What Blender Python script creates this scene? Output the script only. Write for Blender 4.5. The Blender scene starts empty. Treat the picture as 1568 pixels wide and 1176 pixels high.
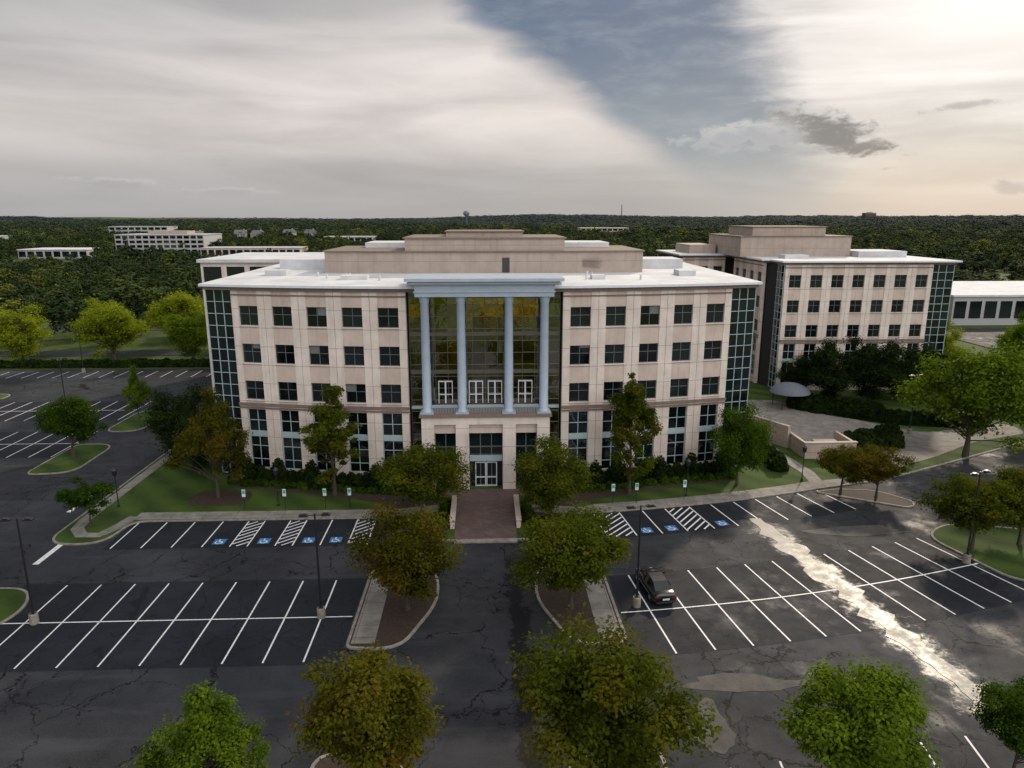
import bpy, math, random
import numpy as np
from mathutils import Vector
R_=math.radians
random.seed(3); np.random.seed(3)
scene=bpy.context.scene
# ---------------------------------------------------------------- helpers
class MB:
    def __init__(s): s.v=[];s.f=[];s.m=[];s.T=(0,0,0,0)
    def frame(s,x=0,y=0,a=0,z=0): s.T=(x,y,a,z);return s
    def tp(s,p):
        x,y,a,z=s.T;c=math.cos(a);n=math.sin(a)
        return (x+p[0]*c-p[1]*n,y+p[0]*n+p[1]*c,p[2]+z)
    def add(s,vs,fs,m=0):
        b=len(s.v)
        s.v+= [s.tp(p) for p in vs]
        s.f+= [tuple(i+b for i in f) for f in fs]; s.m+=[m]*len(fs)
    def box(s,x0,x1,y0,y1,z0,z1,m=0):
        s.add([(x0,y0,z0),(x1,y0,z0),(x1,y1,z0),(x0,y1,z0),(x0,y0,z1),(x1,y0,z1),(x1,y1,z1),(x0,y1,z1)],
              [(0,3,2,1),(4,5,6,7),(0,1,5,4),(1,2,6,5),(2,3,7,6),(3,0,4,7)],m)
    def prism(s,poly,z0,z1,m=0,mt=None,bottom=True):
        n=len(poly)
        s.add([(p[0],p[1],z0) for p in poly]+[(p[0],p[1],z1) for p in poly],
              [(i,(i+1)%n,n+(i+1)%n,n+i) for i in range(n)],m)
        s.add([(p[0],p[1],z1) for p in poly],[tuple(range(n))],m if mt is None else mt)
        if bottom: s.add([(p[0],p[1],z0) for p in poly],[tuple(reversed(range(n)))],m)
    def sheet(s,poly,z,m=0): s.add([(p[0],p[1],z) for p in poly],[tuple(range(len(poly)))],m)
    def tube(s,p0,p1,r0,r1,n=8,m=0,cap=True):
        p0=Vector(p0);p1=Vector(p1);d=(p1-p0)
        if d.length<1e-6:return
        d.normalize();u=d.orthogonal().normalized();w=d.cross(u)
        vs=[]
        for p,r in((p0,r0),(p1,r1)):
            for i in range(n):
                a=2*math.pi*i/n;q=p+u*math.cos(a)*r+w*math.sin(a)*r;vs.append(tuple(q))
        fs=[(i,(i+1)%n,n+(i+1)%n,n+i) for i in range(n)]
        if cap: fs+=[tuple(range(n,2*n)),tuple(reversed(range(n)))]
        s.add(vs,fs,m)
    def lathe(s,c,prof,n=20,m=0):
        vs=[];fs=[]
        for r,z in prof:
            for i in range(n):
                a=2*math.pi*i/n;vs.append((c[0]+r*math.cos(a),c[1]+r*math.sin(a),z))
        for j in range(len(prof)-1):
            for i in range(n):
                fs.append((j*n+i,j*n+(i+1)%n,(j+1)*n+(i+1)%n,(j+1)*n+i))
        s.add(vs,fs,m)
def obj(name,mb,mats,parent=None,smooth=False,me=None):
    if me is None:
        me=bpy.data.meshes.new(name);me.from_pydata(mb.v,[],mb.f)
        for m in mats: me.materials.append(m)
        me.polygons.foreach_set('material_index',mb.m)
        if smooth: me.polygons.foreach_set('use_smooth',[True]*len(me.polygons))
        me.update()
    o=bpy.data.objects.new(name,me);scene.collection.objects.link(o)
    if parent: o.parent=parent
    return o
def empty(name,loc=(0,0,0),rz=0):
    e=bpy.data.objects.new(name,None);scene.collection.objects.link(e)
    e.location=loc;e.rotation_euler=(0,0,rz);e.empty_display_size=.5;return e
# ---------------------------------------------------------------- node helper
class NT:
    def __init__(s,tree): s.t=tree;tree.nodes.clear()
    def n(s,ty,**k):
        nd=s.t.nodes.new(ty)
        for a,b in k.items():
            if a=='i':
                for kk,vv in b.items(): s.set(nd.inputs[kk],vv)
            else: setattr(nd,a,b)
        return nd
    def set(s,inp,v):
        if isinstance(v,bpy.types.NodeSocket): s.t.links.new(v,inp)
        else: inp.default_value=v
    def math(s,op,a,b=None,c=None,clamp=False):
        nd=s.t.nodes.new('ShaderNodeMath');nd.operation=op;nd.use_clamp=clamp
        for i,x in enumerate((a,b,c)):
            if x is not None: s.set(nd.inputs[i],x)
        return nd.outputs[0]
    def ss(s,x,lo,hi,a=0.,b=1.):
        nd=s.t.nodes.new('ShaderNodeMapRange');nd.interpolation_type='SMOOTHSTEP'
        s.set(nd.inputs[0],x)
        for i,q in enumerate((lo,hi,a,b)): s.set(nd.inputs[i+1],q)
        return nd.outputs[0]
    def mix(s,f,a,b,bt='MIX'):
        nd=s.t.nodes.new('ShaderNodeMix');nd.data_type='RGBA';nd.blend_type=bt
        s.set(nd.inputs[0],f)
        for i,x in((6,a),(7,b)):
            if isinstance(x,tuple) and len(x)==3:x=(*x,1)
            s.set(nd.inputs[i],x)
        return nd.outputs[2]
    def noise(s,vec,scale,detail=4,rough=.55,dist=0.):
        nd=s.n('ShaderNodeTexNoise',i={'Scale':scale,'Detail':detail,'Roughness':rough,'Distortion':dist})
        if vec is not None: s.t.links.new(vec,nd.inputs['Vector'])
        return nd.outputs[0]
def mat(name):
    m=bpy.data.materials.new(name);m.use_nodes=True
    return m,NT(m.node_tree)
def finish(nt,col,rough=.8,bump=None,bs=.3,bd=.02,**k):
    b=nt.n('ShaderNodeBsdfPrincipled')
    if isinstance(col,tuple) and len(col)==3: col=(*col,1)
    nt.set(b.inputs['Base Color'],col);nt.set(b.inputs['Roughness'],rough)
    for a,v in k.items(): nt.set(b.inputs[a.replace('_',' ')],v)
    if bump is not None:
        bb=nt.n('ShaderNodeBump',i={'Strength':bs,'Distance':bd,'Height':bump});nt.t.links.new(bb.outputs[0],b.inputs['Normal'])
    o=nt.n('ShaderNodeOutputMaterial');nt.t.links.new(b.outputs[0],o.inputs[0])
def simple(name,col,rough=.7,var=.15,scale=3.,metal=0.):
    m,nt=mat(name)
    g=nt.n('ShaderNodeNewGeometry')
    n=nt.noise(g.outputs['Position'],scale,3)
    c=nt.mix(nt.ss(n,.3,.7),tuple(x*(1-var) for x in col),tuple(min(1,x*(1+var)) for x in col))
    finish(nt,c,rough,Metallic=metal)
    return m
# ---------------------------------------------------------------- materials
def m_asphalt(name,base,light,crk=1.):
    m,nt=mat(name);P=nt.n('ShaderNodeNewGeometry').outputs['Position']
    big=nt.noise(P,.07,4,.6,1.0);mid=nt.noise(P,.6,5,.65);fine=nt.noise(P,14,2,.7)
    st=nt.n('ShaderNodeMapping',i={'Scale':(.12,.9,1)});nt.t.links.new(P,st.inputs[0])
    streak=nt.noise(st.outputs[0],.8,5,.6)
    c=nt.mix(nt.ss(big,.35,.68),base,light)
    c=nt.mix(nt.ss(mid,.45,.8,0.,.6),c,tuple(x*.4 for x in base))
    c=nt.mix(nt.ss(streak,.5,.75,0.,.55),c,tuple(x*1.4 for x in light))
    c=nt.mix(nt.ss(fine,.35,.75,0.,.35),c,tuple(x*1.7 for x in light))
    # cracks
    w=nt.n('ShaderNodeTexNoise',i={'Scale':.5,'Detail':4.,'Roughness':.65});nt.t.links.new(P,w.inputs[0])
    vm=nt.n('ShaderNodeVectorMath',operation='MULTIPLY_ADD');nt.t.links.new(w.outputs[1],vm.inputs[0]);vm.inputs[1].default_value=(3,3,0);nt.t.links.new(P,vm.inputs[2])
    fl=nt.n('ShaderNodeVectorMath',operation='MULTIPLY');nt.t.links.new(vm.outputs[0],fl.inputs[0]);fl.inputs[1].default_value=(1,1,0)
    cr=None
    for sc,wd,th in((.13,.009,.40),(.36,.016,.49)):
        v=nt.n('ShaderNodeTexVoronoi',feature='DISTANCE_TO_EDGE',i={'Scale':sc});nt.t.links.new(fl.outputs[0],v.inputs['Vector'])
        k=nt.ss(v.outputs[0],wd*.3,wd,1.,0.)
        gate=nt.ss(nt.noise(P,.09 if sc<.3 else .13,2),th-.03,th+.05)
        k=nt.math('MULTIPLY',k,gate)
        cr=k if cr is None else nt.math('MAXIMUM',cr,k)
    cr=nt.math('MULTIPLY',cr,crk)
    c=nt.mix(cr,c,(.003,.003,.004))
    s=nt.n('ShaderNodeSeparateXYZ');nt.t.links.new(P,s.inputs[0])
    wn=nt.noise(P,.45,6,.75)
    d=nt.math('ABSOLUTE',nt.math('SUBTRACT',s.outputs[0],nt.math('MULTIPLY_ADD',s.outputs[1],-.15,34.8)))
    dd=nt.math('ADD',d,nt.math('MULTIPLY',nt.math('SUBTRACT',wn,.5),8.))
    wet=nt.math('MULTIPLY',nt.ss(dd,.2,1.8,1.,0.),nt.ss(s.outputs[1],58,64,1.,0.))
    pud=nt.ss(nt.noise(P,.16,7,.68),.52,.68)
    pud=nt.math('MULTIPLY',pud,nt.ss(s.outputs[0],8,24))
    wet=nt.math('MAXIMUM',nt.math('MULTIPLY',wet,.85),nt.math('MULTIPLY',pud,.5))
    d2=nt.math('ADD',nt.math('ABSOLUTE',nt.math('SUBTRACT',s.outputs[0],2.2)),nt.math('MULTIPLY',nt.math('SUBTRACT',wn,.5),4.))
    seal=nt.math('MULTIPLY',nt.ss(d2,.5,.75,1.,0.),nt.ss(s.outputs[1],54,57,1.,0.))
    c=nt.mix(nt.math('MULTIPLY',seal,.85),c,(.004,.004,.006))
    r=nt.math('SUBTRACT',.8,nt.math('MULTIPLY',wet,.4))
    r=nt.math('ADD',r,nt.math('MULTIPLY',nt.math('SUBTRACT',mid,.5),.3))
    h=nt.math('SUBTRACT',fine,nt.math('MULTIPLY',cr,2.))
    b=nt.math('MULTIPLY_ADD',wet,.45,.2)
    finish(nt,c,r,h,.35,.02,Specular_IOR_Level=b)
    return m
asphalt=m_asphalt('asphalt',(.014,.0155,.019),(.034,.036,.042))
asphalt_dark=m_asphalt('asphalt_sealed',(.007,.0085,.0125),(.015,.017,.023),.6)
def m_paint(name,col):
    m,nt=mat(name);P=nt.n('ShaderNodeNewGeometry').outputs['Position']
    n=nt.noise(P,7,6,.75);c=nt.mix(nt.ss(n,.50,.72,0.,.8),col,(.05,.05,.055))
    finish(nt,c,.6);return m
paint=m_paint('road_paint',(.66,.67,.69));bluep=m_paint('blue_paint',(.03,.17,.42))
def m_conc(name,a,b,sc=.8,joint=0):
    m,nt=mat(name);P=nt.n('ShaderNodeNewGeometry').outputs['Position']
    n=nt.noise(P,sc,7,.7);c=nt.mix(nt.ss(n,.3,.7),a,b)
    if joint:
        br=nt.n('ShaderNodeTexBrick',offset=0.,i={'Scale':1.,'Mortar Size':.02,'Brick Width':joint,'Row Height':joint,'Color1':(1,1,1,1),'Color2':(.9,.9,.9,1),'Mortar':(.35,.35,.35,1)})
        nt.t.links.new(P,br.inputs[0]);c=nt.mix(1.,c,br.outputs[0],'MULTIPLY')
    finish(nt,c,.85,n,.2,.02);return m
concrete=m_conc('concrete',(.13,.12,.11),(.24,.225,.205),.8,1.5)
kerbm=m_conc('kerb_concrete',(.13,.12,.10),(.27,.25,.22),2.)
mulch=m_conc('mulch',(.012,.008,.005),(.045,.025,.015),5.)
white_roof=m_conc('roof_membrane',(.40,.41,.43),(.56,.57,.59),.25)
def m_grass(name,a,b,stripe=False):
    m,nt=mat(name);P=nt.n('ShaderNodeNewGeometry').outputs['Position']
    c=nt.mix(nt.ss(nt.noise(P,.35,6,.7),.3,.7),a,b)
    c=nt.mix(nt.ss(nt.noise(P,9,4,.8),.3,.8,0.,.6),c,tuple(x*.45 for x in a))
    if stripe:
        w=nt.n('ShaderNodeTexWave',bands_direction='DIAGONAL',i={'Scale':.13,'Distortion':1.,'Detail':1.});nt.t.links.new(P,w.inputs[0])
        c=nt.mix(nt.math('MULTIPLY',w.outputs[1],.45),c,tuple(x*1.5 for x in b))
    finish(nt,c,.9,nt.noise(P,20,3,.8),.6,.05,Specular_IOR_Level=.2);return m
grass=m_grass('grass',(.020,.040,.006),(.044,.078,.012),True)
field=m_grass('field_grass',(.03,.05,.010),(.07,.10,.018))
def m_brick(name,c1,c2,mo,w,h):
    m,nt=mat(name);P=nt.n('ShaderNodeNewGeometry').outputs['Position']
    br=nt.n('ShaderNodeTexBrick',i={'Scale':1.,'Mortar Size':.015,'Brick Width':w,'Row Height':h,'Color1':(*c1,1),'Color2':(*c2,1),'Mortar':(*mo,1)});nt.t.links.new(P,br.inputs[0])
    c=nt.mix(nt.ss(nt.noise(P,.7,5),.3,.7,0.,.5),br.outputs[0],tuple(x*.6 for x in c1));finish(nt,c,.8);return m
paver=m_brick('brick_paver',(.085,.055,.05),(.14,.09,.08),(.06,.05,.045),.45,.25)
def m_stone(name,a,b):
    m,nt=mat(name);P=nt.n('ShaderNodeNewGeometry').outputs['Position']
    s=nt.n('ShaderNodeSeparateXYZ');nt.t.links.new(P,s.inputs[0])
    c=nt.mix(nt.ss(nt.noise(P,.45,5,.65),.3,.72),a,b)
    mp=nt.n('ShaderNodeMapping',i={'Scale':(2.,2.,.15)});nt.t.links.new(P,mp.inputs[0])
    c=nt.mix(nt.ss(nt.noise(mp.outputs[0],1.2,4),.48,.8,0.,.38),c,tuple(x*.55 for x in a))
    z=nt.math('FRACT',nt.math('DIVIDE',nt.math('SUBTRACT',s.outputs[2],.85),1.98))
    j=nt.ss(nt.math('ABSOLUTE',nt.math('SUBTRACT',z,.5)),.482,.492)
    c=nt.mix(nt.math('MULTIPLY',j,.65),c,(.12,.1,.09))
    finish(nt,c,.8);return m
stone=m_stone('precast_stone',(.51,.445,.40),(.64,.57,.52))
stone2=m_stone('precast_spandrel',(.43,.345,.30),(.52,.43,.385))
tan=m_stone('penthouse_panel',(.30,.245,.21),(.37,.305,.265))
cornm=simple('cornice_stone',(.16,.12,.10),.8,.12)
bluegrey=simple('painted_metal_blue_grey',(.29,.36,.44),.4,.06,1.)
palem=simple('pale_blue_metal',(.34,.39,.45),.45,.06,1.)
whitem=simple('white_metal',(.55,.6,.66),.4,.05)
darkm=simple('dark_bronze_metal',(.025,.025,.028),.45,.1)
mullm=simple('mullion_metal',(.33,.42,.45),.4,.08)
mulld=simple('mullion_bronze',(.08,.075,.06),.45,.08)
winm=simple('window_frame_metal',(.1,.12,.13),.45,.1)
blackp=simple('black_pole_paint',(.012,.012,.014),.4,.1)
def m_glass(name,a,b,ior=2.0,bs=.06,metal=0.):
    m,nt=mat(name);g=nt.n('ShaderNodeNewGeometry');P=g.outputs['Position']
    c=nt.mix(nt.ss(g.outputs['Random Per Island'],.0,1.),a,b)
    finish(nt,c,.02,nt.noise(P,.9,2,.5),bs,.08,IOR=ior,Metallic=metal);return m
glass=m_glass('window_glass',(.002,.003,.004),(.010,.015,.017),1.65)
glassc=m_glass('curtain_glass',(.002,.004,.006),(.005,.013,.016),1.75)
# mirror-coated solar glass, every pane set at its own slight tilt
def m_mirror():
    m,nt=mat('atrium_glass');g=nt.n('ShaderNodeNewGeometry');P=g.outputs['Position']
    c=nt.mix(g.outputs['Random Per Island'],(.30,.29,.25),(.50,.47,.38))
    bb=nt.n('ShaderNodeBump',i={'Strength':.16,'Distance':.08,'Height':nt.noise(P,1.1,3,.6)})
    wn=nt.n('ShaderNodeTexWhiteNoise',noise_dimensions='1D');nt.t.links.new(g.outputs['Random Per Island'],wn.inputs['W'])
    v1=nt.n('ShaderNodeVectorMath',operation='SUBTRACT');nt.t.links.new(wn.outputs['Color'],v1.inputs[0]);v1.inputs[1].default_value=(.5,.5,.5)
    v2=nt.n('ShaderNodeVectorMath',operation='MULTIPLY_ADD');nt.t.links.new(v1.outputs[0],v2.inputs[0]);v2.inputs[1].default_value=(.03,.0,.014);nt.t.links.new(bb.outputs[0],v2.inputs[2])
    v3=nt.n('ShaderNodeVectorMath',operation='NORMALIZE');nt.t.links.new(v2.outputs[0],v3.inputs[0])
    b=nt.n('ShaderNodeBsdfPrincipled',i={'Roughness':.02,'Metallic':1.});nt.t.links.new(c,b.inputs['Base Color']);nt.t.links.new(v3.outputs[0],b.inputs['Normal'])
    o=nt.n('ShaderNodeOutputMaterial');nt.t.links.new(b.outputs[0],o.inputs[0]);return m
glassp=m_mirror()
dark_in=simple('interior_dark',(.012,.012,.014),.9,.1)
# foliage
def m_leaf(name,dark,light,tr=.35,accent=None):
    m,nt=mat(name);g=nt.n('ShaderNodeNewGeometry');oi=nt.n('ShaderNodeObjectInfo')
    P=g.outputs['Position'];n=nt.noise(P,.7,2,.6)
    f=nt.math('ADD',nt.math('MULTIPLY',g.outputs['Random Per Island'],.4),nt.math('MULTIPLY',nt.ss(n,.32,.68),.6))
    f=nt.math('ADD',f,nt.math('MULTIPLY',nt.math('SUBTRACT',oi.outputs['Random'],.5),.25),clamp=True)
    c=nt.mix(f,dark,light)
    if accent: c=nt.mix(nt.ss(nt.noise(P,.33,2,.5),.5,.66,0.,.65),c,accent)
    d=nt.n('ShaderNodeBsdfDiffuse',i={'Color':c});t=nt.n('ShaderNodeBsdfTranslucent')
    nt.t.links.new(nt.mix(.5,c,tuple(min(1,x*2.) for x in light)),t.inputs[0])
    mx=nt.n('ShaderNodeMixShader',i={0:tr});nt.t.links.new(d.outputs[0],mx.inputs[1]);nt.t.links.new(t.outputs[0],mx.inputs[2])
    o=nt.n('ShaderNodeOutputMaterial');nt.t.links.new(mx.outputs[0],o.inputs[0]);return m
L_olive=m_leaf('foliage_olive',(.018,.027,.003),(.085,.11,.010),.4,(.105,.09,.010))
L_red=m_leaf('foliage_olive_turning',(.022,.025,.004),(.10,.10,.011),.4,(.12,.072,.012))
L_green=m_leaf('foliage_green',(.012,.028,.004),(.055,.10,.010))
L_bright=m_leaf('foliage_bright_green',(.025,.05,.005),(.13,.19,.015),.42)
L_yel=m_leaf('foliage_yellow_green',(.06,.09,.006),(.24,.28,.02),.45)
L_gold=m_leaf('foliage_golden',(.2,.15,.012),(.62,.47,.06),.45)
L_dark=m_leaf('foliage_dark_green',(.006,.013,.005),(.026,.042,.010),.25)
def m_forest():
    m,nt=mat('foliage_forest');g=nt.n('ShaderNodeNewGeometry');oi=nt.n('ShaderNodeObjectInfo')
    rnd=oi.outputs['Random']
    c=nt.mix(rnd,(.016,.032,.009),(.062,.085,.016))
    c=nt.mix(nt.ss(rnd,.76,.95),c,(.15,.17,.02))
    c=nt.mix(nt.math('MULTIPLY',g.outputs['Random Per Island'],.5),c,(.010,.018,.006))
    c=nt.mix(nt.ss(nt.noise(g.outputs['Position'],.008,3),.42,.60,0.,.6),c,(.016,.028,.012))
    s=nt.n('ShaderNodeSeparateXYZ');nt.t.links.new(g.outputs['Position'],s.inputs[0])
    c=nt.mix(nt.ss(s.outputs[1],350,3200,0.,.85),c,(.060,.080,.092))  # distance haze put into the leaf colour, bluer with growing Y
    finish(nt,c,.95,Specular_IOR_Level=.1);return m
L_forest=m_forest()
bark=simple('bark',(.05,.04,.03),.9,.3,8.)
# ---------------------------------------------------------------- sky/world
w=bpy.data.worlds.new('World');scene.world=w;w.use_nodes=True
nt=NT(w.node_tree)
SUN_AZ,SUN_EL=33.,29.
sky=nt.n('ShaderNodeTexSky',sky_type='NISHITA',sun_disc=False,sun_elevation=R_(SUN_EL),sun_rotation=R_(SUN_AZ),air_density=1.3,dust_density=2.)
tc=nt.n('ShaderNodeTexCoord').outputs['Generated']
sp=nt.n('ShaderNodeSeparateXYZ');nt.t.links.new(tc,sp.inputs[0])
x,y,z=sp.outputs
az=nt.math('MULTIPLY',nt.math('ARCTAN2',x,y),57.2958)
el=nt.math('MULTIPLY',nt.math('ARCSINE',z),57.2958)
cb=nt.n('ShaderNodeCombineXYZ');nt.t.links.new(nt.math('MULTIPLY',az,.06),cb.inputs[0]);nt.t.links.new(nt.math('MULTIPLY',el,.2),cb.inputs[1])
rot=nt.n('ShaderNodeMapping',i={'Rotation':(0,0,R_(12)),'Scale':(.5,1.2,1.)});nt.t.links.new(cb.outputs[0],rot.inputs[0])
n1=nt.noise(rot.outputs[0],1.2,6,.5,.7)
n2=nt.noise(cb.outputs[0],3.4,7,.62,.3)
nf=nt.math('SUBTRACT',n2,.5);nb=nt.math('SUBTRACT',n1,.5)
wob=nt.math('ADD',nt.math('MULTIPLY',nf,4.),nt.math('MULTIPLY',nb,6.))
e1=nt.math('ADD',nt.math('MULTIPLY_ADD',el,1.43,az),wob)
e2=nt.math('ADD',nt.math('MULTIPLY_ADD',el,.53,az),wob)
blue=nt.math('MULTIPLY',nt.ss(e1,17.5,22.),nt.ss(e2,23.5,29.5,1.,0.))
blue=nt.math('MULTIPLY',blue,nt.ss(el,-1.,5.5))
f=nt.math('ADD',nt.ss(n1,.3,.7),nt.math('MULTIPLY',nf,.55),clamp=True)
band=nt.math('MULTIPLY',nt.ss(el,2.5,7.),nt.ss(nt.math('MULTIPLY_ADD',az,.25,nt.math('SUBTRACT',16.,el)),-6.,6.))
cl=nt.mix(f,(.38,.37,.375),(.54,.52,.52))
clb=nt.mix(f,(.64,.585,.565),(.90,.815,.77))
cl=nt.mix(nt.math('MULTIPLY',band,.88),cl,clb)
cl=nt.mix(nt.ss(el,11.,17.,0.,.4),cl,(.40,.39,.40))
cl=nt.mix(nt.ss(el,0.,5.,.75,0.),cl,(.42,.415,.42))
cr=nt.mix(f,(.60,.57,.55),(.97,.93,.90))
lowc=nt.mix(nt.ss(az,16.,32.),(.42,.43,.44),(.70,.60,.50))
cr=nt.mix(nt.ss(el,0.,6.5,.85,0.),cr,lowc)
cr=nt.mix(nt.math('MULTIPLY',nt.math('MULTIPLY',nt.ss(az,20.,36.),nt.ss(el,6.,14.)),.85),cr,(1.12,1.09,1.05))
c=nt.mix(nt.ss(az,10.,26.),cl,cr)
bluec=nt.mix(nt.ss(el,2.,14.),(.30,.345,.39),(.125,.17,.255))
bluec=nt.mix(nt.ss(n2,.4,.75,0.,.35),bluec,(.42,.46,.51))
c=nt.mix(blue,c,bluec)
cb3=nt.n('ShaderNodeCombineXYZ');nt.t.links.new(nt.math('MULTIPLY',az,.4),cb3.inputs[0]);nt.t.links.new(nt.math('MULTIPLY',el,.8),cb3.inputs[1])
n3=nt.noise(cb3.outputs[0],1.5,7,.62,.4)
n3s=nt.math('MULTIPLY',nt.math('SUBTRACT',n3,.5),3.)
for (a0,e0,sa,se,sl,cc,op) in((25.2,5.9,3.8,1.25,-.28,(.155,.165,.19),.97),(19.6,5.7,3.8,.9,.05,(.38,.40,.44),.85),(-26.,2.2,2.4,.38,-.05,(.42,.41,.42),.55),(-19.,1.7,3.5,.3,-.02,(.42,.41,.42),.45),(32.8,7.0,1.6,.25,.1,(.36,.36,.38),.7),(36.5,1.9,1.4,.4,-.1,(.42,.4,.39),.55)):
    da=nt.math('SUBTRACT',az,a0);de=nt.math('SUBTRACT',nt.math('SUBTRACT',el,e0),nt.math('MULTIPLY',da,sl))
    r=nt.math('SQRT',nt.math('ADD',nt.math('POWER',nt.math('DIVIDE',nt.math('ABSOLUTE',da),sa),2.),nt.math('POWER',nt.math('DIVIDE',nt.math('ABSOLUTE',de),se),2.)))
    rr=nt.math('ADD',r,n3s)
    edge=nt.ss(rr,.2,1.1,0.,1.)
    col=nt.mix(nt.math('MULTIPLY',edge,nt.ss(de,-se*.5,se*1.1,.1,.75)),cc,(.78,.76,.74))
    c=nt.mix(nt.math('MULTIPLY',nt.ss(rr,.6,1.3,1.,0.),op),c,col)
back=nt.ss(y,.25,-.8,1.,2.4)  # brightness added to the unseen sky behind the viewpoint, lights the facade
up=nt.ss(z,.3,.9,1.,1.1)
st=nt.math('MULTIPLY',back,up)
b1=nt.n('ShaderNodeBackground',i={'Strength':.1});nt.t.links.new(sky.outputs[0],b1.inputs[0])
b2=nt.n('ShaderNodeBackground');nt.t.links.new(c,b2.inputs[0]);nt.t.links.new(st,b2.inputs[1])
mx=nt.n('ShaderNodeMixShader',i={0:.94});nt.t.links.new(b1.outputs[0],mx.inputs[1]);nt.t.links.new(b2.outputs[0],mx.inputs[2])
o=nt.n('ShaderNodeOutputWorld');nt.t.links.new(mx.outputs[0],o.inputs[0])
sd=bpy.data.lights.new('sun','SUN');sd.energy=3.2;sd.angle=R_(2.5);sd.color=(1.,.85,.66)
so=bpy.data.objects.new('sun',sd);scene.collection.objects.link(so)
dv=Vector((math.sin(R_(SUN_AZ))*math.cos(R_(SUN_EL)),math.cos(R_(SUN_AZ))*math.cos(R_(SUN_EL)),math.sin(R_(SUN_EL))))
so.rotation_euler=dv.to_track_quat('Z','Y').to_euler();so.location=(60,80,60)
# ---------------------------------------------------------------- terrain
def sst(a,b,t):
    t=max(0,min(1,(t-a)/(b-a)));return t*t*(3-2*t)
def terrain(px,py):
    d=math.hypot(px,py-60)
    k=sst(260,1400,d)
    h=k*(2.5+4.5*math.sin(px*.0021+1.)*math.cos(py*.0017)+3.5*math.sin(px*.0047+py*.002))
    h+=sst(1500,4200,d)*(5+10*math.sin(px*.0013+.6)+6*math.sin(px*.0037))+sst(1800,4200,d)*sst(600,3000,px)*14
    return h
ax=sorted(set([round(s*v,1) for v in list(np.linspace(0,200,9))+list(np.geomspace(240,9000,34)) for s in(-1,1)]))
vs=[];n=len(ax)
for j in ax:
    for i in ax: vs.append((i,j+60,terrain(i,j+60)))
fs=[(j*n+i,j*n+i+1,(j+1)*n+i+1,(j+1)*n+i) for j in range(n-1) for i in range(n-1)]
g=MB();g.add(vs,fs,0);obj('ground',g,[field],smooth=True)
g=MB();g.sheet([(-105,-15),(82,-15),(82,134),(-105,134)],.012);obj('parking_lot',g,[asphalt])
# ---------------------------------------------------------------- paths/kerbs
def inset(poly,d):
    n=len(poly);out=[]
    A=sum(poly[i][0]*poly[(i+1)%n][1]-poly[(i+1)%n][0]*poly[i][1] for i in range(n))
    sg=1 if A>0 else -1
    for i in range(n):
        p0=Vector(poly[i-1][:2]);p1=Vector(poly[i][:2]);p2=Vector(poly[(i+1)%n][:2])
        a=(p1-p0).normalized();b=(p2-p1).normalized()
        na=Vector((-a.y,a.x))*sg;nb=Vector((-b.y,b.x))*sg
        m=(na+nb);m=m.normalized()*min(d/max(.3,m.normalized().dot(na)),d*2)
        out.append((p1.x+m.x,p1.y+m.y))
    return out
def roundpoly(pts,rs,seg=6):
    out=[];n=len(pts)
    for i in range(n):
        p=Vector(pts[i]);r=rs[i] if isinstance(rs,(list,tuple)) else rs
        if r<=0: out.append(tuple(p));continue
        a=(Vector(pts[i-1])-p);b=(Vector(pts[(i+1)%n])-p)
        r=min(r,a.length*.49,b.length*.49);A=p+a.normalized()*r;B=p+b.normalized()*r
        for k in range(seg+1):
            t=k/seg;q=A*(1-t)**2+p*2*t*(1-t)+B*t*t;out.append((q.x,q.y))
    return out
def island(name,poly,top,h=.13):
    mb=MB();n=len(poly);inn=inset(poly,.2)
    vs=[(p[0],p[1],0) for p in poly]+[(p[0],p[1],h) for p in poly]+[(p[0],p[1],h) for p in inn]+[(p[0],p[1],h-.03) for p in inn]
    fs=[]
    for i in range(n):
        j=(i+1)%n
        fs+= [(i,j,n+j,n+i),(n+i,n+j,2*n+j,2*n+i),(2*n+i,2*n+j,3*n+j,3*n+i)]
    mb.add(vs,fs,0);mb.sheet(inn,h-.03,1);return obj(name,mb,[kerbm,top])
CX,CY=-2.8,185.5
def arc(r,x0,x1,n=14):
    a0=math.asin((x0-CX)/r);a1=math.asin((x1-CX)/r)
    return [(CX+r*math.sin(a0+(a1-a0)*i/n),CY-r*math.cos(a0+(a1-a0)*i/n)) for i in range(n+1)]
lobe=roundpoly([(-38.9,120),(-38.9,58.7),(-33.6,58.7),(-33.2,63.4),(-9,63.4),(-9,58.2),(8.6,58.2),(9.2,63.1)],[0,3.2,3.0,1.5,1.2,1.5,1.5,1.],7)
plat=lobe+arc(122.4,10.5,35.5)+roundpoly([(36.5,69.5),(43,71.3),(55,77),(70,84.5),(81.9,89),(81.9,133.9),(-30,133.9)],[0,2,3,3,0,0,0])
island('lawn',plat,grass,.13)
def strip(name,pts,wd,m,z):
    mb=MB();L=[];Rr=[]
    for i,p in enumerate(pts):
        a=Vector(pts[max(0,i-1)]);b=Vector(pts[min(len(pts)-1,i+1)]);d=(b-a).normalized();nn=Vector((-d.y,d.x))*wd/2
        L.append((p[0]+nn.x,p[1]+nn.y,z));Rr.append((p[0]-nn.x,p[1]-nn.y,z))
    k=len(pts);mb.add(L+Rr,[(i,i+1,k+i+1,k+i) for i in range(k-1)],0);return obj(name,mb,[m])
strip('sidewalk',[(-33.4,64.6),(-8.8,64.5),(-4.5,65.5),(-3.2,66)],1.7,concrete,.112)
strip('sidewalk',[(-37.9,119),(-37.9,64),(-37.6,62),(-36.5,60.6),(-34.9,60.5),(-34.2,62),(-33.6,64.5)],1.1,concrete,.116)
strip('sidewalk',[(3.2,66),(5,65),(9.5,64.3)]+arc(121.3,11,35)+[(39,71)],1.8,concrete,.112)
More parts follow.
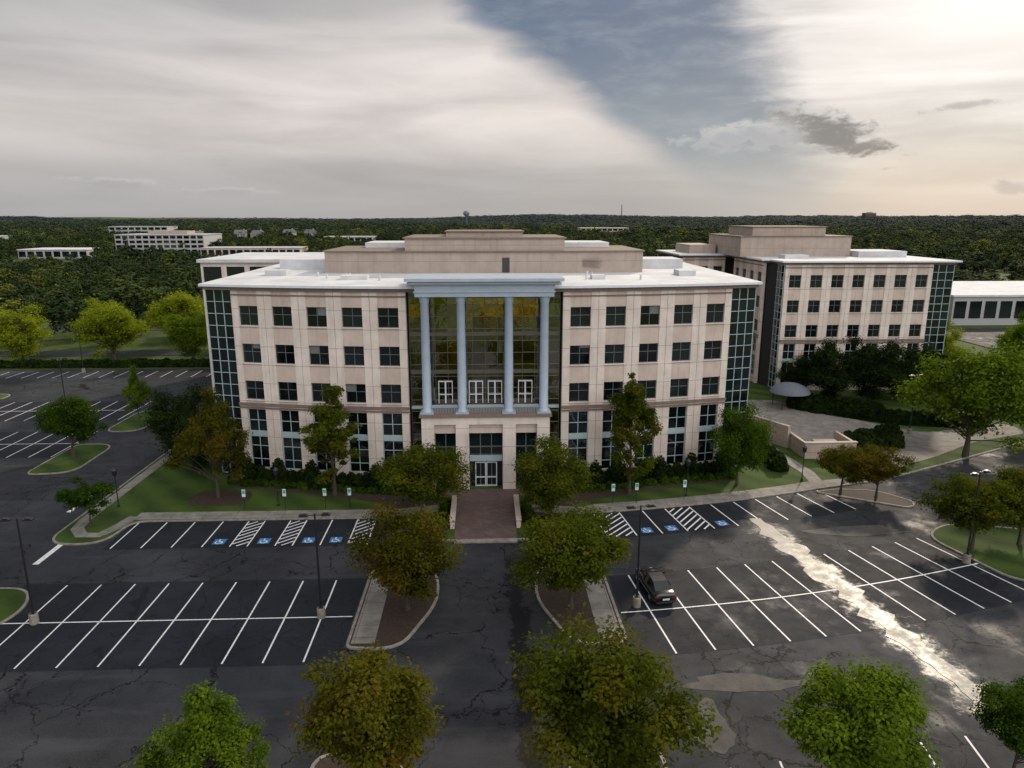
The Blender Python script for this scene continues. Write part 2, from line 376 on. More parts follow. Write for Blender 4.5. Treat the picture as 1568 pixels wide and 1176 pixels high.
strip('sidewalk',[(35.5,70),(36,74),(35.2,80),(35,90)],1.5,concrete,.12)
mb=MB();mb.sheet(roundpoly([(37.5,79.5),(43.5,73.2),(54,78.8),(62,84),(72,87.5),(72,92),(58,88),(50,97),(45,106),(40,106),(38,92)],2),.118);obj('concrete_plaza',mb,[concrete])
mb=MB();mb.sheet([(-2.9,58.35),(2.7,58.35),(2.7,70.3),(-2.9,70.3)],.124);mb.sheet([(-6.5,68.2),(-2.9,68.2),(-2.9,70.3),(-6.5,70.3)],.124);mb.sheet([(2.7,68.2),(6.5,68.2),(6.5,70.3),(2.7,70.3)],.124)
mb.box(-2.9,2.7,57.75,58.28,.0,.135,1);obj('brick_walkway',mb,[paver,kerbm])
for sx in(-3.15,2.95):
    mb=MB();mb.box(sx-.2,sx+.2,60.6,66.5,.1,.85);mb.box(sx-.25,sx+.25,60.5,66.6,.853,.95);obj('low_stone_wall',mb,[stone2])
for nm,pl in(('mulch_bed',roundpoly([(-8.6,60.5),(-3.5,60),(-3.5,67.8),(-8,70.5),(-27,74.2),(-27.5,72),(-16,69),(-9,66.3)],.8)),('mulch_bed',roundpoly([(8.6,60.5),(9,66.2),(16,69),(27,72),(27,74.5),(8,70.8),(3.4,67.8),(3.4,60)],.8)),('mulch_bed',roundpoly([(-30,67),(-24,66.8),(-24,70.8),(-30,71)],1.8))):
    mb=MB();mb.sheet(pl,.106);obj(nm,mb,[mulch])
for s in(-1,1):
    pl=[(s*9.5,42.3),(s*5.8,42.0),(s*3.4,48.5),(s*4.2,53.5),(s*9.4,53.5)]
    island('planting_island',roundpoly(pl,[.6,2.6,3.5,2.,1.5],8),mulch)
    mb=MB();mb.sheet([(s*9.2,42.8),(s*7.6,42.8),(s*7.6,53.0),(s*9.1,53.0)],.108);obj('sidewalk',mb,[concrete])
    pl=[(s*9.3,24.5),(s*3.6,24.5),(s*3.6,32.),(s*9.3,33.)]
    island('planting_island',roundpoly(pl,[1,2.,2.5,1.5],6),mulch)
island('planting_island',roundpoly([(-43,44.2),(-35.,44.2),(-33.6,48),(-35.2,51.3),(-43,51.3)],[.5,2,2,2,.5]),grass)
island('planting_island',roundpoly([(-52,24),(-40.,24),(-40,34),(-52,34)],2),grass)
island('planting_island',roundpoly([(34,68.3),(41.8,63.6),(43.2,65.2),(40.8,68.4),(37,69.)],[.8,1.2,1,1.2,.6]),mulch)
island('planting_island',roundpoly([(39.3,57.6),(41.5,49.5),(60,44),(60,52),(50,58.5),(43,60.3)],[2,1.5,1,1,3,2]),grass)
island('planting_island',roundpoly([(-51.5,76.5),(-46.2,77),(-46.6,87.5),(-51.5,87.5)],[1.5,2.5,2.5,1.5]),grass)
island('planting_island',roundpoly([(-51,92.5),(-46.2,93),(-46.2,103.5),(-51,103.5)],2.2),grass)
island('planting_island',roundpoly([(-85,110.5),(-76,110.5),(-76,114.5),(-85,114.5)],2.),grass)
island('planting_island',roundpoly([(-80,72),(-70,72),(-70,76),(-80,76)],2.),grass)
# sealed asphalt stall zones
mb=MB();z=.02
mb.sheet([(-36,40.7),(-9.6,40.7),(-9.6,51.9),(-36,51.9)],z)
mb.sheet([(-33.2,57.7),(-9.8,57.7),(-9.8,63.3),(-33.2,63.3)],z)
mb.sheet(arc(134.6,9.7,41)+arc(145.4,9.7,43)[::-1],z)
mb.sheet(arc(128.,9.7,36)+arc(122.5,10.7,35)[::-1],z)
mb.sheet([(-34,19),(-10,19),(-10,30.3),(-34,30.3)],z)
mb.sheet([(-100,82.6),(-52,82.6),(-52,93.4),(-100,93.4)],z);mb.sheet([(-100,98.6),(-52,98.6),(-52,109.4),(-100,109.4)],z)
obj('sealed_stalls',mb,[asphalt_dark])
# ---------------------------------------------------------------- markings
mk=MB();z=.03;lw=.115
def line(p,q,wd=lw,m=0,zz=z):
    p=Vector(p);q=Vector(q);d=(q-p).normalized();nn=Vector((-d.y,d.x))*wd/2
    mk.add([(p.x-nn.x,p.y-nn.y,zz),(q.x-nn.x,q.y-nn.y,zz),(q.x+nn.x,q.y+nn.y,zz),(p.x+nn.x,p.y+nn.y,zz)],[(0,1,2,3)],m)
line((-35.4,46.3),(-9.7,46.3))
for k in range(10):
    X=-11.9-2.6*k
    if k<9: line((X,46.37),(X,51.6))
    line((X,41.),(X,46.23))
for k in range(10):
    X=-12.6-2.6*k;line((X,19),(X,31.))
for X in(-32.6,-30.,-27.4,-24.8,-22.4,-20.9,-18.5,-17.0,-14.6,-12.2,-10.5): line((X,57.9),(X,63.2))
def hatch(x0,x1,y0,y1,fr=None):
    yy=y0
    while yy<y1+(x1-x0):
        p=(x0,yy-(x1-x0)*.9);q=(x1,yy)
        (ax_,ay),(bx,by)=p,q
        yy+=.8
        if by<=y0 or ay>=y1: continue
        if ay<y0: t=(y0-ay)/(by-ay);ax_,ay=ax_+t*(bx-ax_),y0
        if by>y1: t=(y1-ay)/(by-ay);bx,by=ax_+t*(bx-ax_),y1
        p,q=(ax_,ay),(bx,by)
        if math.dist(p,q)<.1: continue
        if fr: p,q=fr(p),fr(q)
        line(p,q,.15)
for a,b in((-22.4,-20.9),(-18.5,-17.),(-12.2,-10.5)): hatch(a+.08,b-.08,58,63.1)
def wheelchair(cx,cy,rot=0):
    def tr(px,py):
        c_,n_=math.cos(rot),math.sin(rot);px*=.8;py*=.8;return (cx+px*c_-py*n_,cy+px*n_+py*c_)
    q=[tr(-.65,-.65),(tr(.65,-.65)),tr(.65,.65),tr(-.65,.65)]
    mk.add([(a,b,z+.006) for a,b in q],[(0,1,2,3)],1)
    P=[tr(.35*math.cos(t)-.05,.35*math.sin(t)-.18) for t in np.linspace(2.4,6.6,9)]
    for a,b in zip(P,P[1:]): line(a,b,.1,0,z+.012)
    for a,b in(((-.08,.38),(-.05,-.02)),((-.05,0),(.25,-.02)),((.25,0),(.4,-.4))): line(tr(*a),tr(*b),.12,0,z+.013)
    mk.add([(*tr(.1*math.cos(t)-.08,.1*math.sin(t)+.5),z+.012) for t in np.linspace(0,5.5,8)],[tuple(range(8))],0)
for X in(-23.6,-19.7,-15.8,-13.4): wheelchair(X,58.9)
def pol(r,th): return (CX+r*math.sin(th),CY-r*math.cos(th))
th0=math.asin((9.9-CX)/140)
dth=2.62/140
P=arc(140,9.7,41.5,24)
for a,b in zip(P,P[1:]): line(a,b)
for k in range(0,13):
    th=th0+dth*(k+.75)
    line(pol(134.7,th),pol(139.93,th));line(pol(140.07,th),pol(145.3,th))
th=math.asin((10.6-CX)/125.);seq=[('h',2.6),('s',2.4),('s',2.4),('h',2.6),('s',2.4)]+[('n',2.6)]*5
line(pol(122.6,th),pol(127.8,th))
for ty,wd in seq:
    t2=th+wd/125.
    line(pol(122.6,t2),pol(127.8,t2))
    if ty=='h': hatch(.1,wd-.1,0,5.,lambda p,th=th:pol(127.7-p[1],th+p[0]/125.))
    if ty=='s': wheelchair(*pol(126.9,(th+t2)/2),(th+t2)/2)
    th=t2
for k in range(12): line((11.5+2.6*k,19),(12.6+2.75*k,31.+.14*k*2.6))
line((-37.3,55.2),(-37.3,59.),.5);line((-40.6,66),(-40.6,70.5),.5)
line((-38.5,88),(-38.5,91),.3)
for Y in(88,104):
    line((-99,Y),(-51.6,Y))
    for k in range(19): line((-52-2.6*k,Y-5.3),(-52-2.6*k,Y+5.3))
for k in range(22): line((-42-2.7*k,126.5),(-42-2.7*k,131.8))
for k in range(8):
    line((-60-2.6*k,66.5),(-60-2.6*k,71.7))
obj('parking_markings',mk,[paint,bluep])
# concrete drainage gutter
mb=MB();L=[];Rr=[]
for i in range(60):
    Y=62-i*.85;Xc=34.8-.15*Y
    j=(random.random()*.35)
    L.append((Xc-.45-j-(.7 if random.random()>.8 else 0),Y,.036));Rr.append((Xc+.45+random.random()*.35+(.7 if random.random()>.85 else 0),Y,.036))
mb.add(L+Rr,[(i,60+i,61+i,i+1) for i in range(59)],0)
m,nt=mat('wet_concrete');P=nt.n('ShaderNodeNewGeometry').outputs['Position'];nz=nt.noise(P,.9,8,.75)
finish(nt,nt.mix(nt.ss(nz,.38,.62),(.03,.03,.03),(.15,.145,.135)),nt.ss(nz,.3,.7,.36,.62),nt.noise(P,6,4),.3,.02)
obj('drainage_gutter',mb,[m])
mb=MB()
def blob(cx,cy,rx,ry,n=26):
    ph=random.random()*6
    return [(cx+rx*math.cos(t)*(1+.22*math.sin(3*t+ph)+.15*random.uniform(-1,1)),cy+ry*math.sin(t)*(1+.2*math.cos(2*t+ph)+.15*random.uniform(-1,1))) for t in np.linspace(0,2*math.pi,n,endpoint=False)]
for i,b in enumerate(((15.5,37.9,3.6,.8),(22.5,37.8,3.,.5),(33.8,59.,4.5,1.0),(12.5,34.2,1.2,2.))): mb.sheet(blob(*b),.026+i*.001)
obj('asphalt_patch',mb,[m_conc('worn_asphalt',(.032,.032,.031),(.075,.07,.062),.9)])
# ---------------------------------------------------------------- main building
BC=185.;BR=113.
def bfr(mb,a,r=BR,z=0): mb.frame(r*math.sin(a),BC-r*math.cos(a),a,z)
ZR=[17.95,13.95,9.95]
def window(fr,gl,x0,x1,z0,z1,y=.22,nx=2,nz=(.42,),fm=0,t=.045):
    gl.box(x0,x1,y+.02,y+.06,z0,z1,0)
    fr.box(x0,x0+t,y-.04,y+.02,z0,z1,fm);fr.box(x1-t,x1,y-.04,y+.02,z0,z1,fm)
    fr.box(x0+t,x1-t,y-.04,y+.02,z0,z0+t,fm);fr.box(x0+t,x1-t,y-.04,y+.02,z1-t,z1,fm)
    for i in range(1,nx):
        xc=x0+(x1-x0)*i/nx;fr.box(xc-t*.6,xc+t*.6,y-.037,y+.018,z0+t,z1-t,fm)
    for q in nz:
        zc=z1-(z1-z0)*q;fr.box(x0+t,x1-t,y-.034,y+.016,zc-t*.6,zc+t*.6,fm)
blinds=MB()
def stone_bay(wl,fr,gl,w,rows,ww=2.1,wh=2.05,top=20.6,base=8.4,z0=0,bl=True):
    hw=w/2;q=ww/2
    wl.box(-hw+.02,-q,0,.45,z0,top,0);wl.box(q,hw-.02,0,.45,z0,top,0)
    zs=top
    for zc in rows:
        wl.box(-q,q,.05,.44,zc+wh/2,zs,1);window(fr,gl,-q,q,zc-wh/2,zc+wh/2,.26)
        wl.box(-q-.05,q+.05,-.06,.2,zc-wh/2-.1,zc-wh/2-.001,0)
        zs=zc-wh/2-.1
        if bl and random.random()<.22:
            blinds.T=wl.T;hh=random.choice((.3,.5,.85));xo=random.choice((-q,0.))
            blinds.box(xo+.06,xo+q-.04,.27,.278,zc+wh/2-hh*1.0,zc+wh/2-.05,0)
    wl.box(-q,q,.05,.44,7.85,zs,1)
    wl.box(-hw,hw,-.2,-.003,base-.12,base+.18,2);wl.box(-hw,hw,-.1,-.002,7.95,8.1,2)
    wl.box(-hw,hw,-.06,-.003,20.05,20.2,2)
    window(fr,gl,-q,q,5.35,7.85,.26,2,(.5,),1,.06);window(fr,gl,-q,q,1.2,4.8,.26,2,(.3,.72),1,.06)
    fr.box(-q,q,.2,.3,4.802,5.348,1)
    wl.box(-q,q,.05,.44,z0,1.2,1)
def curtain(fr,gl,w,z0,z1,cw,ch,fm,y=.1,t=.05):
    nx=max(1,round(w/cw));nz=max(1,round((z1-z0)/ch));dx=w/nx;dz=(z1-z0)/nz
    for i in range(nx):
        for j in range(nz):
            gl.box(-w/2+i*dx+.01,-w/2+(i+1)*dx-.01,y,y+.04,z0+j*dz+.01,z0+(j+1)*dz-.01,0)
    for i in range(nx+1): fr.box(-w/2+i*dx-t/2,-w/2+i*dx+t/2,y-.08,y-.002,z0,z1,fm)
    for j in range(nz+1): fr.box(-w/2,w/2,y-.06,y-.004,z0+j*dz-t/2,z0+j*dz+t/2,fm)
B=empty('office_building')
wl=MB();fr=MB();gl=MB();gc=MB();ga=MB()
DA=1.895;da=R_(DA);w=2*BR*math.tan(da/2);GA=1.56
for s in(-1,1):
    for i in range(5):
        a=s*(R_(4.06)+da*(i+.5));
        for q in(wl,fr,gl): bfr(q,a)
        stone_bay(wl,fr,gl,w,ZR,2.15)
    a=s*R_(4.06+DA*5+GA/2);wg=2*BR*math.tan(R_(GA/2))
    for q in(wl,fr,gc): bfr(q,a)
    curtain(fr,gc,wg-.1,.3,20.6,1.0,1.3,2,.25,.06)
    xs=s*29.45
    for q in(fr,gc): q.frame(xs-s*.35,77.4+2.4,math.pi/2 if s>0 else -math.pi/2)
    curtain(fr,gc,6.6,.3,20.6,1.3,1.3,2,.1,.06)
    wl.frame();x0,x1=sorted((s*28.7,s*29.25));wl.box(x0,x1,83.2,110,0,20.6,0)
for q in(wl,fr,gl,gc): q.frame()
fr.frame(0,73.0);ga.frame(0,73.0)
curtain(fr,ga,15.6,.3,20.5,1.3,1.3,3,.1,.05)
fr.frame();ga.frame()
core=MB();core.prism([(-28.6,110)]+[(BR*1.0*math.sin(t),BC-(BR-.62)*math.cos(t)) for t in np.linspace(R_(-14.6),R_(-4.2),8)]+[(-7.8,73.6),(7.8,73.6)]+[(BR*math.sin(t),BC-(BR-.62)*math.cos(t)) for t in np.linspace(R_(4.2),R_(14.6),8)]+[(28.6,110)],.1,20.7)
obj('interior_core',core,[dark_in],B)
def bpoly(off,hx=30.,back=111.):
    r=BR+off;t1=math.asin((hx)/r);return [(-hx-.8,back)]+[(r*math.sin(t),BC-r*math.cos(t)) for t in np.linspace(-t1,t1,31)]+[(hx+.8,back)]
rf=MB();rf.prism(bpoly(.25,29.45,110.6),20.6,20.95,1);rf.prism(bpoly(.55,29.75),20.953,21.2,2,0)
for (a,b,c,d,h) in((-26,-23.5,86,88,.6),(23,25,84,86.5,.6),(-27,-20,96,101,1.3),(21,27,97,103,1.2),(-16,-13,80,81.5,.45),(12,13.5,79.5,81,.45)): rf.box(a,b,c,d,21.203,21.2+h,0)
for i in range(9):
    xx=random.uniform(-25,25);yy=random.uniform(78,86);rf.tube((xx,yy,21.2),(xx,yy,21.75),.12,.12,8,0)
obj('roof',rf,[white_roof,cornm,whitem],B)
ph=MB()
ph.prism([(-19.7,105),(-19.7,89.8),(-9.7,88.6),(9.9,88.6),(19.9,89.8),(19.9,105)],21.203,23.75,0)
ph.prism([(-19.9,105.2),(-19.9,89.6),(-9.8,88.4),(10.,88.4),(20.1,89.6),(20.1,105.2)],23.753,23.92,1)
ph.prism([(-9.7,103),(-9.7,88.8),(9.9,88.8),(9.9,103)],23.923,25.35,0)
ph.prism([(-9.9,103.2),(-9.9,88.6),(10.1,88.6),(10.1,103.2)],25.353,25.55,1)
ph.prism([(-4.8,101),(-4.8,92),(4.9,92),(4.9,101)],25.553,26.1,0);ph.prism([(-5,101.2),(-5,91.8),(5.1,91.8),(5.1,101.2)],26.103,26.25,1)
ph.box(2.2,3.1,88.54,88.62,21.3,23.1,2)
ph.box(-16,-10.5,98,106,23.93,24.6,3);ph.box(10.6,17,98,106,23.93,24.6,3)
for k in range(8): ph.box(12.2,14.6,88.75,88.85,22.+k*.12,22.05+k*.12,0)
obj('penthouse',ph,[tan,cornm,darkm,white_roof],B)
obj('walls',wl,[stone,stone2,cornm],B);obj('glass_windows',gl,[glass],B);obj('curtain_wall_glass',gc,[glassc],B);obj('atrium_glass',ga,[glassp],B)
# portico
pt=MB();pg=MB()
xs=[(-6.6,-5.3),(-3.1,-1.75),(1.75,3.1),(5.3,6.6)]
for a,b in xs: pt.box(a,b,70.2,73.0,0,7.2,0)
pt.box(-6.6,6.6,70.2,73.05,7.203,8.0,0)
pt.box(-6.8,6.8,70.0,73.0,8.003,8.3,3)
for a,b in((-5.3,-3.1),(-1.75,1.75),(3.1,5.3)): pt.box(a,b,70.5,70.9,6.2,7.2,1)
for a,b,n_ in((-5.3,-3.1,2),(-1.75,1.75,3),(3.1,5.3,2)):
    pg.box(a,b,71.3,71.35,.15,6.2,0)
    for i in range(n_+1):
        xx=a+(b-a)*i/n_;fr.box(xx-.05,xx+.05,71.2,71.297,.1,6.2,0)
    for zz in(2.9,4.5,6.1): fr.box(a,b,71.22,71.295,zz-.05,zz+.05,0)
fr.box(-1.7,1.7,70.9,71.19,3.0,3.6,1)
for x0 in(-1.15,0.02):
    for p in((x0,x0+.1,.12,2.85),(x0+1.03,x0+1.13,.12,2.85)): fr.box(p[0],p[1],71.05,71.18,p[2],p[3],4)
    for zz in(.15,1.1,2.75): fr.box(x0+.1,x0+1.03,71.06,71.17,zz,zz+.12,4)
cl_=MB()
for cx in(-6.0,-2.4,2.4,6.0):
    cl_.lathe((cx,70.95),[(.0,8.3),(.6,8.3),(.6,8.55),(.52,8.65),(.46,8.75),(.44,14),(.41,19.6),(.47,19.7),(.47,19.85),(.56,20.1),(.58,20.3),(0,20.3)],28,0)
    pt.box(cx-.68,cx+.68,70.27,71.63,8.303,8.42,2)
cobj=obj('columns',cl_,[bluegrey],B,True)
pt.box(-6.9,6.9,70.2,72.9,20.3,21.55,2);pt.box(-7.4,7.4,69.85,75.5,21.553,21.85,4);pt.box(-7.8,7.8,69.5,76,21.853,22.15,4)
pt.box(-7.9,7.9,72.9,75.3,20.6,21.5,2)
pt.box(-7.,7.,70.1,70.197,20.75,20.85,4)
for a,b in((-5.45,-2.95),(-1.85,1.85),(2.95,5.45)):
    fr.box(a,b,70.6,70.66,9.15,9.22,5);
    k=a
    while k<b: fr.box(k,k+.03,70.61,70.65,8.32,9.15,5);k+=.16
for xc in(-4.2,-1.,1.,4.2):
    for x0 in(xc-.75,xc,):
        fr.box(x0,x0+.08,72.88,73.0,8.8,11.2,4);fr.box(x0+.67,x0+.75,72.88,73.0,8.8,11.2,4)
        fr.box(x0+.08,x0+.67,72.88,73.,11.1,11.2,4);fr.box(x0+.08,x0+.67,72.88,73.,9.7,9.78,4)
for zz in(12.0,16.0,19.9): fr.box(-7.8,7.8,72.9,73.0,zz,zz+.35,3)
fr.box(-7.8,7.8,72.9,73.0,8.2,8.5,2)
obj('portico',pt,[stone,stone2,bluegrey,cornm,palem],B)
obj('entrance_glass',pg,[glassc],B)
obj('window_frames',fr,[winm,mullm,mullm,mulld,whitem,bluegrey],B)
blinds.frame();obj('window_blinds',blinds,[simple('blind_fabric',(.12,.13,.13),.6,.1)],B)
# ---------------------------------------------------------------- second building
B2=empty('office_building')
wl=MB();fr=MB();gl=MB();gc=MB();rf=MB()
for i in range(7):
    X=49.4+i*3.43
    for q in(wl,fr,gl): q.frame(X,112.,0)
    stone_bay(wl,fr,gl,3.43,ZR,1.95,2.0,bl=False)
for q in(fr,gc): q.frame(73.3,112.,0)
curtain(fr,gc,3.8,.3,20.6,1.25,1.3,2,.25,.07)
for q in(fr,gc): q.frame(47.5,114.6,-math.pi/2)
curtain(fr,gc,5.0,.3,20.6,1.25,1.3,2,.1,.07)
for i in range(4):
    for q in(wl,fr,gl): q.frame(46.3,119.2+i*3.6,-math.pi/2)
    stone_bay(wl,fr,gl,3.6,ZR,1.95,2.0,bl=False)
for i in range(3):
    for q in(wl,fr,gl): q.frame(38.5+i*2.7,133.6,0)
    stone_bay(wl,fr,gl,2.7,ZR,1.7,2.,bl=False)
for q in(wl,fr,gl,gc): q.frame()
c2=MB();c2.prism([(48.2,112.62),(74.9,112.62),(74.9,150),(37,150),(37,134.3),(46.95,134.3),(46.95,117)],.1,20.65)
obj('interior_core',c2,[dark_in],B2)
pl=[(47.3,111.7),(75.5,111.7),(75.5,151),(36.6,151),(36.6,133.2),(46.0,133.2),(46.0,117),(47.3,116.6)]
rf.prism(inset(pl,.15),20.6,20.95,1);rf.prism(inset(pl,-.25),20.953,21.2,2,0)
rf.box(64.5,73,122,130,21.203,22.2,0);rf.box(50,54,118,121,21.203,21.8,0)
obj('roof',rf,[white_roof,cornm,whitem],B2)
ph=MB();ph.box(44.5,64,124.,142,21.203,24.6,0);ph.box(44.3,64.2,123.8,142.2,24.603,24.75,1)
ph.box(47,60,125.5,138,24.753,26.2,0);ph.box(46.8,60.2,125.3,138.2,26.203,26.35,1);ph.box(39,44,136,146,21.203,22.8,0)
obj('penthouse',ph,[tan,cornm],B2)
obj('walls',wl,[stone,stone2,cornm],B2);obj('glass_windows',gl,[glass],B2);obj('curtain_wall_glass',gc,[glassc],B2);obj('window_frames',fr,[winm,mullm,mullm],B2)
# ---------------------------------------------------------------- background buildings
pale=simple('pale_cladding',(.33,.335,.34),.7,.08)
greyr=simple('grey_roof',(.34,.35,.37),.8,.1)
def bgb(x,y,wd,dp,h,n,wm=stone,fl=None,z0=0,pent=True,roof=None):
    e=empty('office_building',(x,y,z0));m=MB();gg=MB();r=MB()
    fl=fl or max(1,round(h/4));fh=h/fl
    m.box(-wd/2,wd/2,0,dp,-3,h,0)
    bw=wd/n
    for f_ in range(fl):
        for i in range(n):
            gg.box(-wd/2+bw*(i+.12),-wd/2+bw*(i+.88),-.1,.05,fh*f_+fh*.25,fh*f_+fh*.85,0)
    r.box(-wd/2-.4,wd/2+.4,-.4,dp+.4,h+.003,h+.5,0)
    if pent: r.box(-wd/5,wd/4,dp*.3,dp*.7,h+.503,h+3.,1)
    obj('walls',m,[wm],e);obj('windows',gg,[glass],e);obj('roof',r,[roof or greyr,tan],e)
BG=[(-35.5,114.5,18,22,21.,5,stone,5,0,False,white_roof),(-253,575,68,40,14.,13,pale,4),(-166,520,70,26,6.,14,stone2,1,0,False),(-292,500,46,30,6.,8,pale,1,0,False,white_roof),
 (-345,440,20,30,14,5,pale,3,0,False),(156,182,66,40,7.5,16,pale,1,0,False,white_roof),(250,560,70,40,8,12,pale,2,0,False),(-480,690,60,30,10,9,pale,3,0,False),
 (-130,700,46,24,9,8,pale,2,0,False),(-420,900,70,30,14,9,pale,3,2,False),(150,900,60,30,12,9,tan,3,2,False),(-300,330,36,20,6,6,stone2,1,0,False,white_roof)]
for b in BG: bgb(*b)
e=empty('water_tower',(-36,1500,terrain(-36,1500)));m=MB()
m.lathe((0,0),[(1.8,0),(1.8,28),(5,30),(7,34),(5,38),(1.5,39.5),(0,39.7)],20);obj('tank_and_stem',m,[simple('tower_paint',(.12,.15,.19))],e,True)
e=empty('radio_tower',(341,1800,terrain(341,1800)));m=MB()
for k in range(3):
    a=k*2.09;m.tube((1.4*math.cos(a),1.4*math.sin(a),0),(.4*math.cos(a),.4*math.sin(a),62),.5,.4,6)
for j in range(30):
    for k in range(3):
        a=k*2.09;b=a+2.09;m.tube((1.2*math.cos(a),1.2*math.sin(a),j*2),(1.1*math.cos(b),1.1*math.sin(b),j*2+2),.14,.14,4)
obj('lattice',m,[darkm],e)
bgb(1080,2000,30,20,26,6,darkm,5,terrain(1080,2000)+6,True)
shg=simple('shingles',(.12,.12,.13))
def house(x,y,zb):
    e=empty('house',(x,y,zb),random.uniform(-.6,.6));m=MB();m.box(-6,6,0,9,-6,5,0)
    m.add([(-6.4,-.4,5.003),(6.4,-.4,5.003),(6.4,9.4,5.003),(-6.4,9.4,5.003),(-6.4,4.5,9),(6.4,4.5,9)],[(0,1,5,4),(2,3,4,5),(1,2,5),(3,0,4)],1)
    for i in(-4,-1.3,1.6,4):
        for zz in(.5,3.): m.box(i-.5,i+.5,-.05,.05,zz,zz+1.4,2)
    m.box(2.8,3.6,5,5.8,7,10,0)
    obj('house_body',m,[pale,shg,glass],e)
houses=[(-262,790),(-238,765),(-215,802),(-292,750),(-190,790),(-330,775)]
for x_,y_ in houses: house(x_,y_,terrain(x_,y_)+3.5)
for nm,pl_,mt in(('road',[(-140,147),(-34,147),(-34,153),(-140,153)],asphalt),('road',[(-420,215),(-60,178),(-60,185),(-420,222)],asphalt),
    ('parking_lot',[(-290,500),(-140,470),(-140,515),(-290,560)],asphalt),('parking_lot',[(110,148),(200,150),(200,178),(110,176)],asphalt),('parking_lot',[(-325,296),(-262,290),(-262,322),(-325,326)],asphalt)):
    mb=MB();mb.sheet(pl_,.3 if pl_[0][1]>280 else .04+.01*len(nm));obj(nm,mb,[mt])
# ---------------------------------------------------------------- trees
def clumps(rg,H,cr,cb,shape,nc):
    C=[];zc=(H+cb)/2;hz=(H-cb)/2
    lob=rg.uniform(0,6.28,3)
    while len(C)<nc:
        p=rg.uniform(-1,1,3);r=np.linalg.norm(p)
        if r>1 or r<.3: continue
        t=math.atan2(p[1],p[0])
        p=p*rg.uniform(.8,1.14)*(1+.16*math.sin(2*t+lob[0])+.12*math.sin(3*t+lob[1]+p[2]*3))
        rad=1.
        if shape=='cone': rad=1.15-.85*max(0,(p[2]+.45)/1.45)
        if shape=='vase': rad=.8+.25*(p[2]+1)/2
        C.append((p[0]*cr*.88*rad,p[1]*cr*.88*rad,zc+p[2]*hz*.9,cr*rg.uniform(.11,.30)*(.8 if shape=='cone' else 1)))
    return C
def tree_mesh(name,seed,H,cr,cb,shape='round',nc=26,nl=9000,ls=.2,trunk=.16):
    rg=np.random.RandomState(seed);C=clumps(rg,H,cr,cb,shape,nc)
    mb=MB();pts=[(0,0,0)];k=5
    top=cb+(H-cb)*.75
    for i in range(1,k+1): pts.append((rg.uniform(-.12,.12)*i*.5,rg.uniform(-.12,.12)*i*.5,top*i/k))
    for i in range(k):
        r0=trunk*(1-.8*i/k)*(1.35 if i==0 else 1);r1=trunk*(1-.8*(i+1)/k);mb.tube(pts[i],pts[i+1],r0,r1,8,0,False)
    for c in C:
        h=max(cb*.75,min(top,c[2]-math.hypot(c[0],c[1])*.7));t=h/top*k;i=min(k-1,int(t));a=np.array(pts[i])*(1-(t-i))+np.array(pts[i+1])*(t-i)
        mid=(a+np.array(c[:3]))/2+np.array([0,0,.15]);mb.tube(tuple(a),tuple(mid),trunk*.3,trunk*.17,5,0,False);mb.tube(tuple(mid),c[:3],trunk*.17,.02,5,0,False)
    wts=np.array([c[3]**1.8 for c in C]);wts/=wts.sum()
    idx=rg.choice(len(C),nl,p=wts);Ca=np.array(C)
    d=rg.normal(size=(nl,3));d/=np.linalg.norm(d,axis=1)[:,None]
    rr=Ca[idx,3]*(rg.uniform(.1,1.,nl)**.5)*rg.uniform(.7,1.45,nl)
    P=Ca[idx,:3]+d*rr[:,None]*np.array([1.2,1.2,.8])
    P[:,2]=np.maximum(P[:,2],cb*.7)
    nrm=d*.6+rg.normal(size=(nl,3))*.35+np.array([0,0,.7]);nrm/=np.linalg.norm(nrm,axis=1)[:,None]
    rv=rg.normal(size=(nl,3));u=np.cross(nrm,rv);u/=np.linalg.norm(u,axis=1)[:,None];v=np.cross(nrm,u)
    s=ls*rg.uniform(.55,1.3,nl)[:,None];u*=s;v*=s*.6
    V=np.stack([P-u,P-v*1.,P+u,P+v],1).reshape(-1,3)
    nb=len(mb.v);allv=np.vstack([np.array(mb.v),V])
    F=mb.f+[(nb+4*i,nb+4*i+1,nb+4*i+2,nb+4*i+3) for i in range(nl)]
    me=bpy.data.meshes.new(name);me.from_pydata(allv.tolist(),[],F)
    me.materials.append(bark);me.materials.append(L_green)
    me.polygons.foreach_set('material_index',[0]*len(mb.f)+[1]*nl);me.update();return me
def plant(name,me,x,y,leaf,s=(1,1,1),rz=0,z=.1):
    o=bpy.data.objects.new(name,me);scene.collection.objects.link(o);o.location=(x,y,z);o.rotation_euler=(0,0,rz);o.scale=s
    o.material_slots[1].link='OBJECT';o.material_slots[1].material=leaf;return o
TM=[tree_mesh('maple_a',11,8,3.9,1.9,'round',66,23000,.12),tree_mesh('maple_b',12,8,4.1,2.,'vase',70,24000,.12),tree_mesh('maple_c',13,7.5,3.7,1.8,'round',60,22000,.12),tree_mesh('maple_d',14,8.2,3.9,1.9,'cone',64,20000,.12)]
TO=[tree_mesh('oak_a',21,12.5,2.9,1.4,'cone',80,18000,.14,.18),tree_mesh('oak_b',22,12.5,3.,1.5,'cone',84,18000,.14,.18)]
TB=tree_mesh('broad',31,13.5,6.4,2.5,'round',110,24000,.21,.3)
TC=tree_mesh('broad_b',32,12.5,6.,2.,'vase',90,20000,.21,.3)
TS=tree_mesh('small',41,5,2.3,1.4,'round',30,7000,.11,.09)
mp='maple_tree'
plant(mp,TM[0],-6.0,62.6,L_olive,(1.15,1.1,.93),.3);plant(mp,TM[1],6.0,62.4,L_olive,(1.08,1.05,.92),1.2)
plant(mp,TM[1],-5.8,46.9,L_red,(.93,.93,.95),2.2);plant(mp,TM[0],6.1,46.6,L_olive,(1.07,1.05,.97),3.4)
